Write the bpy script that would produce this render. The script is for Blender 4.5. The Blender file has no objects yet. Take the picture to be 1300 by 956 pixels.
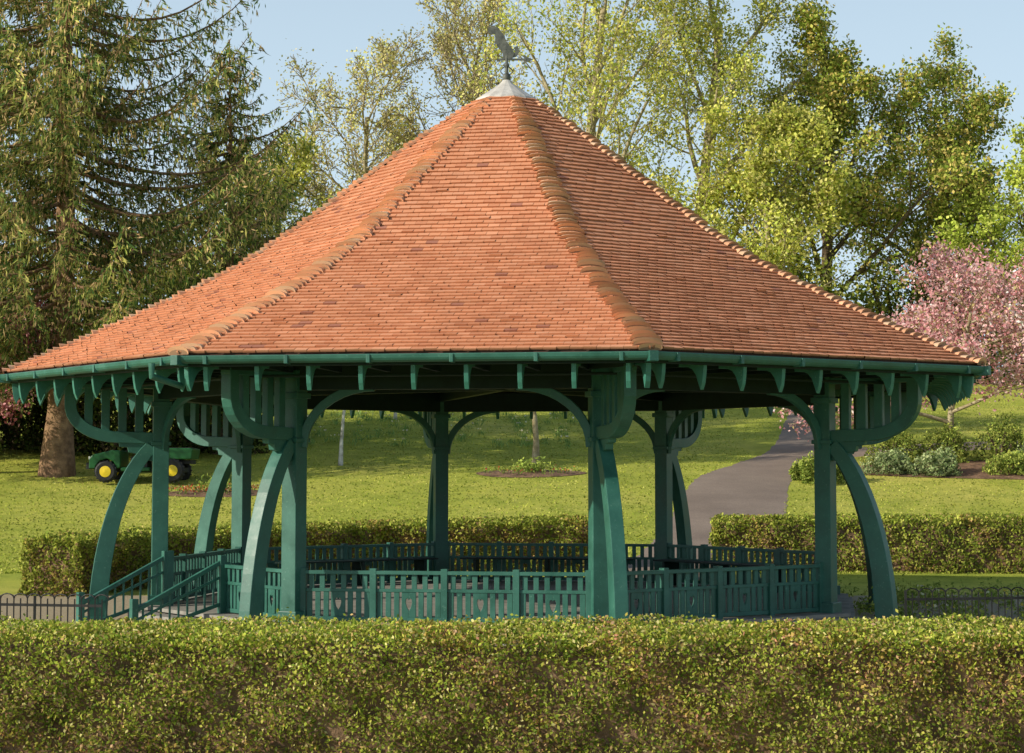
import bpy, math, random
import numpy as np
from mathutils import Vector
R0=np.random.default_rng(7)
sc=bpy.context.scene
CY=-32.0
def Y(d): return d-32.0
# ------------------------------------------------------------------ terrain
def hgt(x,d):
    x=np.asarray(x,float); d=np.asarray(d,float)
    t=d-44.0
    sp=np.where(t>20,t,2.0*np.log1p(np.exp(np.clip(t,-40,20)/2.0)))
    t2=d-93.0
    sp2=np.where(t2>30,t2,4.0*np.log1p(np.exp(np.clip(t2,-60,30)/4.0)))
    z=-0.3+0.1375*sp-0.1375*sp2
    u=np.clip((d-46)/12,0,1)
    z=z+u*0.12*(np.sin(x*0.31+d*0.13)+np.sin(x*0.17-d*0.23+1.3))*0.5
    return z
def H(x,d): return float(hgt(x,d))
# ------------------------------------------------------------------ materials
def newmat(name):
    m=bpy.data.materials.new(name); m.use_nodes=True
    nt=m.node_tree; b=nt.nodes['Principled BSDF']; return m,nt,b
def N(nt,t,**k):
    n=nt.nodes.new(t)
    for a,v in k.items(): setattr(n,a,v)
    return n
def noise(nt,scale,detail=4,rough=.6,coord='Object',vec=None):
    n=N(nt,'ShaderNodeTexNoise'); n.inputs['Scale'].default_value=scale; n.inputs['Detail'].default_value=detail; n.inputs['Roughness'].default_value=rough
    if vec is None:
        tc=N(nt,'ShaderNodeTexCoord'); nt.links.new(tc.outputs[coord],n.inputs['Vector'])
    else: nt.links.new(vec,n.inputs['Vector'])
    return n
def ramp(nt,src,stops):
    r=N(nt,'ShaderNodeValToRGB'); nt.links.new(src,r.inputs[0]); e=r.color_ramp.elements
    while len(e)<len(stops): e.new(.5)
    for i,(p,c) in enumerate(stops):
        e[i].position=p; e[i].color=(*c,1) if len(c)==3 else c
    return r
def mixc(nt,a,b,f,mode='MIX'):
    m=N(nt,'ShaderNodeMix',data_type='RGBA',blend_type=mode)
    for s,v in ((m.inputs[6],a),(m.inputs[7],b),(m.inputs[0],f)):
        if hasattr(v,'node'): nt.links.new(v,s)
        else: s.default_value=v if not isinstance(v,tuple) or len(v)==4 else (*v,1)
    return m.outputs[2]
def bump(nt,b,h,strength,dist):
    bp=N(nt,'ShaderNodeBump'); bp.inputs['Strength'].default_value=strength; bp.inputs['Distance'].default_value=dist
    nt.links.new(h,bp.inputs['Height']); nt.links.new(bp.outputs[0],b.inputs['Normal'])
def noisemat(name,stops,scale,rough=.85,bs=.4,bd=.02,detail=6,spec=.3,scale2=None):
    m,nt,b=newmat(name); n=noise(nt,scale,detail); r=ramp(nt,n.outputs[0],stops)
    nt.links.new(r.outputs[0],b.inputs['Base Color']); b.inputs['Roughness'].default_value=rough
    b.inputs['Specular IOR Level'].default_value=spec
    n2=noise(nt,scale2 or scale*3,detail); bump(nt,b,n2.outputs[0],bs,bd); return m
def leafmat(name,transl=.3):
    m=bpy.data.materials.new(name); m.use_nodes=True; nt=m.node_tree; nt.nodes.clear()
    o=N(nt,'ShaderNodeOutputMaterial'); a=N(nt,'ShaderNodeAttribute',attribute_name='tint')
    b=N(nt,'ShaderNodeBsdfDiffuse')
    t=N(nt,'ShaderNodeBsdfTranslucent'); mx=N(nt,'ShaderNodeMixShader'); mx.inputs[0].default_value=transl
    nt.links.new(a.outputs['Color'],b.inputs['Color']); nt.links.new(a.outputs['Color'],t.inputs['Color'])
    nt.links.new(b.outputs[0],mx.inputs[1]); nt.links.new(t.outputs[0],mx.inputs[2]); nt.links.new(mx.outputs[0],o.inputs[0]); return m
LEAF=leafmat('leaf')
BARK=noisemat('bark',[(.3,(.07,.048,.03)),(.7,(.25,.18,.11))],6,bs=.8,bd=.05)
BARKR=noisemat('bark_conifer',[(.3,(.12,.065,.035)),(.7,(.36,.22,.12))],5,bs=.8,bd=.06)
BARKL=noisemat('bark_light',[(.35,(.24,.19,.10)),(.7,(.48,.41,.27))],5,bs=.5,bd=.03)
BIRCH=noisemat('bark_birch',[(.35,(.3,.28,.24)),(.6,(.7,.68,.62))],4)
def greenmat(name,k=1.0):
    m,nt,b=newmat(name)
    f=lambda c:tuple(v*k for v in c)
    n=noise(nt,2.2,8,.65); r=ramp(nt,n.outputs[0],[(.3,f((.016,.085,.062))),(.6,f((.032,.142,.106))),(.8,f((.075,.21,.16)))])
    n2=noise(nt,28,5); r2=ramp(nt,n2.outputs[0],[(.62,(0,0,0)),(.75,(1,1,1))])
    c=mixc(nt,r.outputs[0],(*f((.11,.24,.19)),1),r2.outputs[0])
    nt.links.new(c,b.inputs['Base Color'])
    r3=ramp(nt,n.outputs[0],[(.3,(.34,.34,.34)),(.7,(.6,.6,.6))]); nt.links.new(r3.outputs[0],b.inputs['Roughness'])
    b.inputs['Specular IOR Level'].default_value=.5
    bump(nt,b,n2.outputs[0],.25,.004); return m
GREEN=greenmat('green_paint')
SHADEGREEN=noisemat('shaded_green_paint',[(.3,(.003,.013,.010)),(.7,(.007,.025,.019))],4,rough=.6,bs=.1,bd=.004)  # same green darkened: the shade under the eaves is put into the colour
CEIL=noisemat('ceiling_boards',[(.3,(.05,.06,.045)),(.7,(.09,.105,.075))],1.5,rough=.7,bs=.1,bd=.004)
def tilemat():
    m,nt,b=newmat('clay_tile')
    a=N(nt,'ShaderNodeAttribute',attribute_name='tint')
    n=noise(nt,.7,8,.7); r=ramp(nt,n.outputs[0],[(.3,(.84,.80,.78)),(.5,(1,1,1)),(.7,(1.05,1.04,1.03))])
    c=mixc(nt,a.outputs['Color'],r.outputs[0],1.0,'MULTIPLY')
    n3=noise(nt,7,8,.8); r3=ramp(nt,n3.outputs[0],[(.62,(0,0,0)),(.76,(.5,.5,.5))])
    c=mixc(nt,c,(.56,.38,.25,1),r3.outputs[0])
    n4=noise(nt,4,6,.8); r4=ramp(nt,n4.outputs[0],[(.63,(0,0,0)),(.72,(.5,.5,.5))])
    c=mixc(nt,c,(.18,.11,.075,1),r4.outputs[0])
    nt.links.new(c,b.inputs['Base Color']); b.inputs['Roughness'].default_value=.88; b.inputs['Specular IOR Level'].default_value=.2
    n2=noise(nt,60,4); bump(nt,b,n2.outputs[0],.4,.006); return m
TILE=tilemat()
DECK=noisemat('roof_felt',[(.3,(.05,.025,.018)),(.7,(.1,.05,.035))],3)
LEAD=noisemat('lead',[(.3,(.36,.34,.31)),(.7,(.66,.63,.58))],5,rough=.7,bs=.3,bd=.01)
METALG=noisemat('aged_iron',[(.3,(.05,.06,.055)),(.7,(.16,.17,.15))],12,rough=.5,bs=.2,bd=.004)
BLACK=noisemat('black_iron',[(.3,(.012,.012,.012)),(.7,(.03,.03,.03))],10,rough=.45,bs=.1,bd=.002)
CONC=noisemat('concrete',[(.3,(.18,.17,.15)),(.7,(.34,.32,.28))],3)
SOIL=noisemat('soil',[(.3,(.10,.06,.035)),(.7,(.30,.18,.11))],4,bs=.8,bd=.05)
GRAVEL=noisemat('gravel',[(.3,(.28,.22,.13)),(.7,(.44,.36,.24))],14,bs=.5,bd=.02)
def asph():
    m,nt,b=newmat('asphalt_path')
    n=noise(nt,.35,7,.65); r=ramp(nt,n.outputs[0],[(.3,(.18,.135,.105)),(.7,(.29,.225,.175))])
    n2=noise(nt,25,6,.7); r2=ramp(nt,n2.outputs[0],[(.35,(.75,.75,.75)),(.65,(1.2,1.2,1.2))])
    nt.links.new(mixc(nt,r.outputs[0],r2.outputs[0],1.0,'MULTIPLY'),b.inputs['Base Color']); b.inputs['Roughness'].default_value=.9
    bump(nt,b,n2.outputs[0],.3,.01); return m
ASPH=asph()
def lawnmat():
    m,nt,b=newmat('lawn')
    n=noise(nt,.12,8,.65); r=ramp(nt,n.outputs[0],[(.3,(.27,.33,.045)),(.5,(.40,.42,.07)),(.7,(.56,.51,.12))])
    n2=noise(nt,1.1,8,.75); r2=ramp(nt,n2.outputs[0],[(.3,(.58,.66,.58)),(.52,(1,1,1)),(.75,(1.18,1.12,1.05))])
    n3=noise(nt,22,6,.8); r3=ramp(nt,n3.outputs[0],[(.3,(.72,.75,.7)),(.6,(1.1,1.1,1.08))])
    c=mixc(nt,r.outputs[0],r2.outputs[0],1.0,'MULTIPLY'); c=mixc(nt,c,r3.outputs[0],1.0,'MULTIPLY')
    nt.links.new(c,b.inputs['Base Color']); b.inputs['Roughness'].default_value=.95; b.inputs['Specular IOR Level'].default_value=.1
    bump(nt,b,n3.outputs[0],.6,.05); return m
LAWN=lawnmat()
def plain(name,c,rough=.5,metal=0):
    return noisemat(name,[(.3,tuple(v*.8 for v in c)),(.7,tuple(min(1,v*1.15) for v in c))],8,rough=rough,bs=.05,bd=.003)
# ------------------------------------------------------------------ mesh builder
class MB:
    def __init__(s): s.v=[];s.c=[];s.li=[];s.lt=[];s.mi=[];s.sm=[];s.n=0
    def add(s,v,f,mat=0,col=(1,1,1),smooth=False):
        v=np.asarray(v,float).reshape(-1,3); k=len(v)
        c=np.asarray(col,float)
        if c.ndim==1: c=np.tile(c,(k,1))
        s.v.append(v); s.c.append(c)
        if isinstance(f,np.ndarray):
            s.li.append((f+s.n).ravel()); s.lt.append(np.full(len(f),f.shape[1])); m=len(f)
        else:
            s.li.append(np.array([i+s.n for q in f for i in q])); s.lt.append(np.array([len(q) for q in f])); m=len(f)
        s.mi.append(np.full(m,mat)); s.sm.append(np.full(m,smooth)); s.n+=k
    def build(s,name,mats,parent=None,bevel=0):
        me=bpy.data.meshes.new(name)
        V=np.concatenate(s.v);C=np.concatenate(s.c);L=np.concatenate(s.li);T=np.concatenate(s.lt)
        me.vertices.add(len(V)); me.vertices.foreach_set('co',V.ravel())
        me.loops.add(len(L)); me.loops.foreach_set('vertex_index',L.astype(np.int32))
        me.polygons.add(len(T)); st=np.concatenate([[0],np.cumsum(T)[:-1]]); me.polygons.foreach_set('loop_start',st.astype(np.int32))
        me.polygons.foreach_set('material_index',np.concatenate(s.mi).astype(np.int32))
        me.polygons.foreach_set('use_smooth',np.concatenate(s.sm).astype(bool))
        me.update(calc_edges=True)
        a=me.attributes.new('tint','FLOAT_COLOR','POINT'); a.data.foreach_set('color',np.hstack([C,np.ones((len(C),1))]).ravel())
        for m in mats: me.materials.append(m)
        me.validate()
        o=bpy.data.objects.new(name,me); sc.collection.objects.link(o)
        if parent: o.parent=parent
        if bevel:
            b=o.modifiers.new('bevel','BEVEL'); b.width=bevel; b.segments=2; b.limit_method='ANGLE'
        return o
def empty(name,loc=(0,0,0)):
    e=bpy.data.objects.new(name,None); e.empty_display_size=.3; sc.collection.objects.link(e); e.location=loc; return e
BOXF=[(0,3,2,1),(4,5,6,7),(0,1,5,4),(1,2,6,5),(2,3,7,6),(3,0,4,7)]
def obox(mb,c,u,v,w,hu,hv,hw,mat=0,col=(1,1,1)):
    c=np.array(c,float);u=np.array(u,float)*hu;v=np.array(v,float)*hv;w=np.array(w,float)*hw
    P=[c-u-v-w,c+u-v-w,c+u+v-w,c-u+v-w,c-u-v+w,c+u-v+w,c+u+v+w,c-u+v+w]
    mb.add(P,BOXF,mat,col)
def box(mb,c,s,mat=0,col=(1,1,1)):
    obox(mb,c,(1,0,0),(0,1,0),(0,0,1),s[0]/2,s[1]/2,s[2]/2,mat,col)
def beam(mb,a,b,w,h,mat=0,up=(0,0,1)):
    a=np.array(a,float);b=np.array(b,float);d=b-a;L=np.linalg.norm(d);d/=L
    s=np.cross(d,up);s/=np.linalg.norm(s);u=np.cross(s,d)
    obox(mb,(a+b)/2,d,s,u,L/2,w/2,h/2,mat)
def prism(mb,poly,o,u,w,n,t,mat=0,col=(1,1,1)):
    o=np.array(o,float);u=np.array(u,float);w=np.array(w,float);n=np.array(n,float);k=len(poly)
    A=[o+u*p[0]+w*p[1]-n*t/2 for p in poly];B=[p+n*t for p in A]
    f=[tuple(range(k))[::-1],tuple(range(k,2*k))]+[(i,(i+1)%k,k+(i+1)%k,k+i) for i in range(k)]
    mb.add(A+B,f,mat,col)
def strip(mb,A,B,o,u,w,n,t,mat=0):
    o=np.array(o,float);u=np.array(u,float);w=np.array(w,float);n=np.array(n,float);k=len(A)
    V=[]
    for a,b in zip(A,B):
        for p in (a,b):
            q=o+u*p[0]+w*p[1]; V+= [q-n*t/2,q+n*t/2]
    f=[]
    for i in range(k-1):
        a=i*4;b=a+4
        f+=[(a,a+2,b+2,b),(a+1,b+1,b+3,a+3),(a,b,b+1,a+1),(a+2,a+3,b+3,b+2)]
    f+=[(0,1,3,2),((k-1)*4,(k-1)*4+2,(k-1)*4+3,(k-1)*4+1)]
    mb.add(V,f,mat)
def tube(mb,pts,rad,ns=6,mat=0,col=(1,1,1),cap=False):
    pts=np.asarray(pts,float);k=len(pts);rad=np.broadcast_to(np.asarray(rad,float),(k,))
    d=np.gradient(pts,axis=0);d/=np.linalg.norm(d,axis=1)[:,None]+1e-9
    ref=np.array([.31,.17,.93]) if abs(d[0][2])<.9 else np.array([1,.1,.05])
    u=np.cross(d,ref);u/=np.linalg.norm(u,axis=1)[:,None]+1e-9;w=np.cross(d,u)
    a=np.arange(ns)*2*np.pi/ns
    V=pts[:,None,:]+rad[:,None,None]*(np.cos(a)[None,:,None]*u[:,None,:]+np.sin(a)[None,:,None]*w[:,None,:])
    i=np.arange(k-1)[:,None]*ns;j=np.arange(ns)[None,:];j2=(j+1)%ns
    F=np.stack([i+j,i+j2,i+ns+j2,i+ns+j],-1).reshape(-1,4)
    mb.add(V.reshape(-1,3),F,mat,col,True)
    if cap: mb.add(V[-1],[tuple(range(ns))],mat,col); mb.add(V[0],[tuple(range(ns))[::-1]],mat,col)
def lathe(mb,prof,o,ns=8,a0=0,mat=0,col=(1,1,1),closed=True,smooth=False):
    o=np.array(o,float);k=len(prof);V=[]
    for j in range(ns):
        a=a0+2*math.pi*j/ns
        for r,z in prof: V.append((o[0]+r*math.sin(a),o[1]-r*math.cos(a),o[2]+z))
    f=[]
    m=k if closed else k-1
    for j in range(ns):
        for i in range(m):
            f.append((j*k+i,((j+1)%ns)*k+i,((j+1)%ns)*k+(i+1)%k,j*k+(i+1)%k))
    mb.add(V,f,mat,col,smooth)
def leaves(mb,P,size,col,rng,aspect=.55,mat=0,droop=0.0,dirs=None,spread=.35):
    n=len(P);P=np.asarray(P)
    u=rng.normal(size=(n,3));
    if dirs is not None: u=dirs+u*spread
    if droop: u[:,2]-=droop
    u/=np.linalg.norm(u,axis=1)[:,None]
    r=rng.normal(size=(n,3)); 
    v=np.cross(u,r);v/=np.linalg.norm(v,axis=1)[:,None]+1e-9
    s=(size*rng.uniform(.6,1.35,n))[:,None] if np.isscalar(size) else (size*rng.uniform(.7,1.3,n))[:,None]
    a=u*s*.5;b=v*s*.5*aspect
    V=np.stack([P-a,P+b,P+a,P-b],1).reshape(-1,3)
    F=np.arange(4*n).reshape(-1,4)
    mb.add(V,F,mat,np.repeat(col,4,axis=0))
def palette(rng,n,cols,w=None,var=.25,key=None):
    cols=np.array(cols,float)
    idx=rng.choice(len(cols),n,p=w)
    c=cols[idx]
    if key is not None: c=c*key[:,None]
    return np.clip(c*rng.uniform(1-var,1+var,(n,1)),0,.9)
# ------------------------------------------------------------------ ground
def build_ground():
    xs=np.concatenate([[-1800,-900,-400,-200,-100],np.arange(-60,61,1.0),[100,200,400,900,1800]])
    ds=np.concatenate([[-600,-200,-60,-10],np.arange(0,122,1.0),[130,150,200,300,500,1000,2500]])
    X,D=np.meshgrid(xs,ds);Z=hgt(X,D)
    V=np.stack([X,D-32,Z],-1).reshape(-1,3);nx=len(xs)
    i=np.arange(len(ds)-1)[:,None]*nx;j=np.arange(nx-1)[None,:]
    F=np.stack([i+j,i+j+1,i+nx+j+1,i+nx+j],-1).reshape(-1,4)
    mb=MB();mb.add(V,F,0,smooth=True);mb.build('ground',[LAWN])
build_ground()
def ribbon(mb,L,Rr,off,mat=0,sub=24):
    L=np.array(L,float);Rr=np.array(Rr,float);t=np.linspace(0,len(L)-1,sub*(len(L)-1)+1)
    def cr(P):
        out=[]
        for q in t:
            i=min(int(q),len(P)-2);f=q-i;p0=P[max(i-1,0)];p1=P[i];p2=P[i+1];p3=P[min(i+2,len(P)-1)]
            out.append(.5*((2*p1)+(-p0+p2)*f+(2*p0-5*p1+4*p2-p3)*f*f+(-p0+3*p1-3*p2+p3)*f**3))
        return np.array(out)
    a=cr(L);b=cr(Rr);k=len(t);nc=5;V=[]
    for i in range(k):
        for c in range(nc):
            p=a[i]+(b[i]-a[i])*c/(nc-1); e=R0.normal(0,.03) if c in(0,nc-1) else 0
            V.append((p[0]+e,Y(p[1]),H(p[0],p[1])+off-(0.03 if c in(0,nc-1) else 0)))
    F=np.array([(i*nc+c,i*nc+c+1,(i+1)*nc+c+1,(i+1)*nc+c) for i in range(k-1) for c in range(nc-1)])
    mb.add(V,F,mat,smooth=True)
mb=MB()
ribbon(mb,[(1.2,38),(2.1,43),(3.2,47.1),(4.2,51.8),(5.6,59.2),(7.2,63),(9.0,67.5),(11.4,79.5),(12.9,86),(14.6,94),(17,110)],
          [(3.2,38),(4.3,43),(5.5,47.1),(7.2,51.8),(8.5,59.2),(10.1,63),(11.2,67.5),(13.1,79.5),(14.5,86),(16,94),(19,110)],.035)
mb.build('path',[ASPH])
mb=MB()
ribbon(mb,[(8.2,65.3),(12,67.0),(20,68.5),(34,70)],[(8.8,62.6),(12,64.8),(20,66.3),(34,68)],.03)
mb.build('path',[ASPH])
mb=MB()
V=[(0,0,-.296)];ns=64
for i in range(ns):
    a=2*math.pi*i/ns;V.append((-.09+11.6*math.sin(a),10.4*math.cos(a),-.288))
mb.add(V,[(0,1+(i+1)%ns,1+i) for i in range(ns)]);mb.build('gravel_apron',[GRAVEL])
def tufts():
    rng=np.random.default_rng(3);n=70000
    d=43+45*rng.random(n)**1.5;x=(rng.random(n)*2-1)*(d*.3)
    pl=np.interp(d,[38,43,47,51.8,59.2,63,67.5,79.5,86,94],[1.2,2.1,3.2,4.2,5.6,7.2,9,11.4,12.9,14.6]);pr=pl+np.interp(d,[43,59,67,90],[2.4,3.0,2.2,1.6])
    keep=~((x>pl-.05)&(x<pr+.05))&~((x>8)&(d>62.5)&(d<70));x=x[keep];d=d[keep];n=len(x)
    z=hgt(x,d);h=rng.uniform(.02,.055,n);a=rng.random(n)*6.28;w=rng.uniform(.02,.04,n)
    P=np.stack([x,d-32,z],1);u=np.stack([np.cos(a),np.sin(a),0*a],1)*w[:,None]
    tip=P+np.stack([rng.normal(0,.02,n),rng.normal(0,.02,n),h],1)
    V=np.stack([P-u,P+u,tip],1).reshape(-1,3)
    k=.85+.25*(np.sin(x*.9+d*.5)*np.sin(x*.37-d*.8))
    col=palette(rng,n,[(.38,.43,.07),(.47,.50,.09),(.56,.55,.15),(.28,.36,.05)],key=k)
    mb=MB();mb.add(V,np.arange(3*n).reshape(-1,3),0,np.repeat(col,3,axis=0));mb.build('grass',[LEAF])
tufts()
# ------------------------------------------------------------------ BANDSTAND
U=8/617.0;CX=-.09;TH=math.radians(13.2);RR=8.0
BS=empty('bandstand',(0,0,0))
pc=[0,.06,.108,.25,.37,.46,.56,.7,.85,1.0];pz=[498,474,453,389,331,289,247,203,159,118]
cf=np.linspace(0,1,400);zf=np.interp(cf,pc,pz)
ker=np.hanning(61);ker/=ker.sum();zz=np.convolve(np.pad(zf,30,mode='reflect',reflect_type='odd'),ker,'valid');zf=zz
def rz(c): return 2.1+np.interp(c,cf,zf)*U
C8=math.cos(math.radians(22.5));T8=math.tan(math.radians(22.5))
rho=cf*RR*C8;zr=2.1+zf*U
arc=np.concatenate([[0],np.cumsum(np.hypot(np.diff(rho[::-1]),np.diff(zr[::-1])))])
def at(s): return np.interp(s,arc,rho[::-1]),np.interp(s,arc,zr[::-1])
smax=np.interp(.055,cf,arc[::-1]);STEP=.118;ncourse=int(smax/STEP)
def face_frame(k):
    am=TH+math.radians(22.5)+k*math.pi/4
    return np.array([math.sin(am),-math.cos(am),0]),np.array([math.cos(am),math.sin(am),0])
O=np.array([CX,0,0])
rng=np.random.default_rng(11)
mb=MB()
for k in range(8):
    n,t=face_frame(k);V=[];C=[]
    for i in range(ncourse):
        s=i*STEP-.02;s2=s+STEP*1.12
        r1,z1=at(max(s,0));r2,z2=at(s2)
        if i==0: r1+=.03;z1-=.015
        dr=r2-r1;dz=z2-z1;L=math.hypot(dr,dz);nr,nz=dz/L,-dr/L
        h1=r1*T8;h2=r2*T8;tw=.17
        off=(i%2)*tw/2+rng.uniform(-.01,.01)
        m=int(h1/tw)+2
        rowk=rng.uniform(.95,1.04)
        for j in range(-m,m+1):
            a=j*tw+off;b=a+tw-.004
            a1,b1=max(a,-h1),min(b,h1)
            if b1-a1<.02: continue
            a2,b2=max(a,-h2),min(b,h2)
            if b2<=a2: 
                a2=b2=np.clip((a+b)/2,-h2,h2)
            up=.032+rng.uniform(-.004,.006)+(.012 if rng.random()<.03 else 0);j1=rng.normal(0,.004);lo=-.004;dl=rng.uniform(-.003,.003)
            def P(x,r,z,q): return O+n*(r+nr*q)+t*x+np.array([0,0,z+nz*q])
            rr=r1-j1*dr/L;zz1=z1-j1*dz/L
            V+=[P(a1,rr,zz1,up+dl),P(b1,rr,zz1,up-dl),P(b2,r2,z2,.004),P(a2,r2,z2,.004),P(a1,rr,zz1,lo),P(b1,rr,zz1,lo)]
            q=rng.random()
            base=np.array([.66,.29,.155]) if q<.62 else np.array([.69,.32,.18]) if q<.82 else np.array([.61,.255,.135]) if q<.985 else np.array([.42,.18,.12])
            C+=[base*rowk*rng.uniform(.95,1.05)]*4+[base*.25]*2  # lower lip darkened: shadow line under each course put into the tint
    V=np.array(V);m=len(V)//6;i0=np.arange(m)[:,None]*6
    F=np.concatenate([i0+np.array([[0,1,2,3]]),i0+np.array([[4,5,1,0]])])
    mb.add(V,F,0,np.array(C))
mb.build('roof_tiles',[TILE],BS)
mb=MB()
sel=np.linspace(.03,1,30)
lathe(mb,[(RR*c,float(rz(c))-.012) for c in sel]+[(RR*c,float(rz(c))-.09) for c in sel[::-1]],O,8,TH,0)
mb.build('roof_deck',[DECK],BS)
mb=MB();HS=.10
for k in range(8):
    a=TH+k*math.pi/4;er=np.array([math.sin(a),-math.cos(a),0]);et=np.array([math.cos(a),math.sin(a),0])
    for i in range(int(smax/HS)-1):
        s=i*HS-.03+rng.uniform(-.012,.012);rA,zA=at(max(s,0));rB,zB=at(s+HS*1.5)
        rA/=C8;rB/=C8
        if i==0: rA+=.03
        p=O+er*rA+np.array([0,0,zA]);q=O+er*rB+np.array([0,0,zB])
        d=q-p;d/=np.linalg.norm(d);nn=np.cross(et,d);nn*=np.sign(nn[2])
        w=min(.19,.05+rA*.09)*rng.uniform(.82,1.12);hh=.080*rng.uniform(.75,1.25)*min(1,.5+rA*.3);tilt=rng.normal(0,.02)
        V=[];m=8
        for (cc,ww,h0) in ((p,w,hh),(q,w*.62,hh*.30)):
            for th in np.linspace(0,math.pi,m):
                V.append(cc+et*(ww*math.cos(th)+tilt)+nn*(h0*math.sin(th)**.7-.03+(.022 if ww==w else 0)*1.0))
        for th in np.linspace(0,math.pi,m):
            V.append(p+d*.008+et*((w-.018)*math.cos(th)+tilt)+nn*((hh-.02)*math.sin(th)**.7-.04))
        F=[(j,j+1,m+j+1,m+j) for j in range(m-1)]+[(2*m+j,2*m+j+1,j+1,j) for j in range(m-1)]
        c=np.array([.70,.38,.22])*rng.uniform(.70,1.12)
        if rng.random()<.25: c=np.array([.58,.39,.25])
        mb.add(V,F,0,c)
        mb.add(V[2*m:3*m],[tuple(range(m))],0,(.30,.18,.11))
mb.build('hip_tiles',[TILE],BS)
mb=MB()
zc=float(rz(.055))
lathe(mb,[(.55,zc-.075),(.52,zc-.03),(.40,zc+.05),(.25,zc+.15),(.13,zc+.235),(.06,zc+.31),(.0,zc+.32)],O,16,TH,0,closed=False)
mb.build('lead_cap',[LEAD],BS,.01)
# weather vane
mb=MB();zt=zc+.26
tube(mb,[O+(0,0,zt-.1),O+(0,0,zt+.42),O+(.0,0,zt+.56)],[.032,.024,.016],8,0,cap=True)
def ball(mb,c,r,mat=0,sz=1,col=(1,1,1),ns=10):
    pr=[(max(.001,r*math.sin(t)),-r*sz*math.cos(t)) for t in np.linspace(0,math.pi,7)]
    lathe(mb,pr,c,ns,0,mat,col,closed=False,smooth=True)
ball(mb,O+(0,0,zt+.10),.075);ball(mb,O+(0,0,zt+.30),.05)
for sgn in (-1,1):
    for ax in ((1,0),(0,1)):
        pp=[O+(sgn*ax[0]*(.03+.07*math.sin(t)),sgn*ax[1]*(.03+.07*math.sin(t)),zt+.13+.15*t/math.pi) for t in np.linspace(0,math.pi,7)]
        tube(mb,pp,.010,5)
xx=(1,0,0);zzv=(0,0,1);yy=(0,1,0)
za=zt+.40
prism(mb,[(-.16,-.015),(.33,-.015),(.33,.015),(-.16,.015)],O+(0,0,za),xx,zzv,yy,.03)
prism(mb,[(.26,-.075),(.44,0),(.26,.075),(.31,0)],O+(0,0,za),xx,zzv,yy,.02)
sq=lambda P:[(x*.95,y*.95) for x,y in P]
prism(mb,sq([(.09,.0),(.13,.08),(.11,.18),(.04,.26),(-.02,.33),(-.03,.41),(-.09,.49),(-.14,.56),(-.23,.60),(-.32,.56),(-.33,.48),(-.27,.44),(-.21,.46),(-.20,.40),(-.20,.32),(-.17,.24),(-.11,.17),(-.07,.11),(-.06,.05),(-.10,.0)]),O+(0,0,za),xx,zzv,yy,.035)
prism(mb,sq([(.05,.02),(.17,.05),(.23,.14),(.19,.24),(.13,.21),(.16,.14),(.10,.09),(.03,.10)]),O+(0,.004,za),xx,zzv,yy,.03)
mb.build('weather_vane',[METALG],BS)
# gutter, fascia, soffit, ceiling
mb=MB();ze=2.1+113*U
g=[(RR+.02+.085*math.cos(t)-.0,ze-.005+.085*math.sin(t)) for t in np.linspace(-math.pi,0,9)]
g2=[(RR+.02+.07*math.cos(t),ze-.005+.07*math.sin(t)) for t in np.linspace(0,-math.pi,9)]
lathe(mb,[(RR-.065,ze)]+g[1:-1]+[(RR+.105,ze),(RR+.105,ze+.015),(RR+.09,ze+.015)]+g2[1:-1]+[(RR-.05,ze)],O,8,TH,0)
for k in range(8):
    n,t=face_frame(k)
    for x in np.linspace(-2.7,2.7,6):
        c=O+n*((RR+.02)*C8)+t*x+np.array([0,0,ze-.045]);obox(mb,c,n,t,(0,0,1),.092,.025,.055)
    a=TH+k*math.pi/4;er=np.array([math.sin(a),-math.cos(a),0]);et=np.array([math.cos(a),math.sin(a),0])
    obox(mb,O+er*(RR+.02)+np.array([0,0,ze-.045]),er,et,(0,0,1),.11,.06,.065)
a=TH+7*math.pi/4;er=np.array([math.sin(a),-math.cos(a),0])
tube(mb,[O+er*8.03+np.array([-.35,-.0,ze-.08]),O+er*8.03+np.array([-.35,0,ze-.25]),O+er*7.6+np.array([-.25,0,ze-.36])],.045,8)
mb.build('gutter',[GREEN],BS,.006)
mb=MB()
lathe(mb,[(RR-.16,ze-.12),(RR-.075,ze-.12),(RR-.075,ze+.045),(RR-.16,ze+.045)],O,8,TH,0)
mb.build('fascia',[SHADEGREEN],BS,.005)
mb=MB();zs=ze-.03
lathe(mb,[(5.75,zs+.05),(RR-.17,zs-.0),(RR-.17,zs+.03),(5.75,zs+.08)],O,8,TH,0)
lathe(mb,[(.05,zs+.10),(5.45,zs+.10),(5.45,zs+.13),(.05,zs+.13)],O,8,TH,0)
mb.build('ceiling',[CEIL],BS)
mb=MB();AP=RR*C8
tail=[(-.60,0.0),(-.60,-.09),(-.42,-.10),(-.34,-.13),(-.27,-.20),(-.22,-.31),(-.18,-.40),(-.14,-.31),(-.12,-.20),(-.11,-.10),(-.11,0)]
mb2=MB();raft=[(-1.75,0.0),(-1.75,-.09),(-.605,-.09),(-.605,0)]
for k in range(8):
    n,t=face_frame(k)
    for x in np.arange(-4,5)*.69:
        if abs(x)>2.95: continue
        prism(mb,tail,O+n*AP+t*x+np.array([0,0,ze-.035]),n,(0,0,1),t,.06)
        prism(mb2,raft,O+n*AP+t*x+np.array([0,0,ze-.035]),n,(0,0,1),t,.06)
    a=TH+k*math.pi/4;er=np.array([math.sin(a),-math.cos(a),0]);et=np.array([math.cos(a),math.sin(a),0])
    prism(mb,tail,O+er*RR+np.array([0,0,ze-.037]),er,(0,0,1),et,.07)
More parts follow.
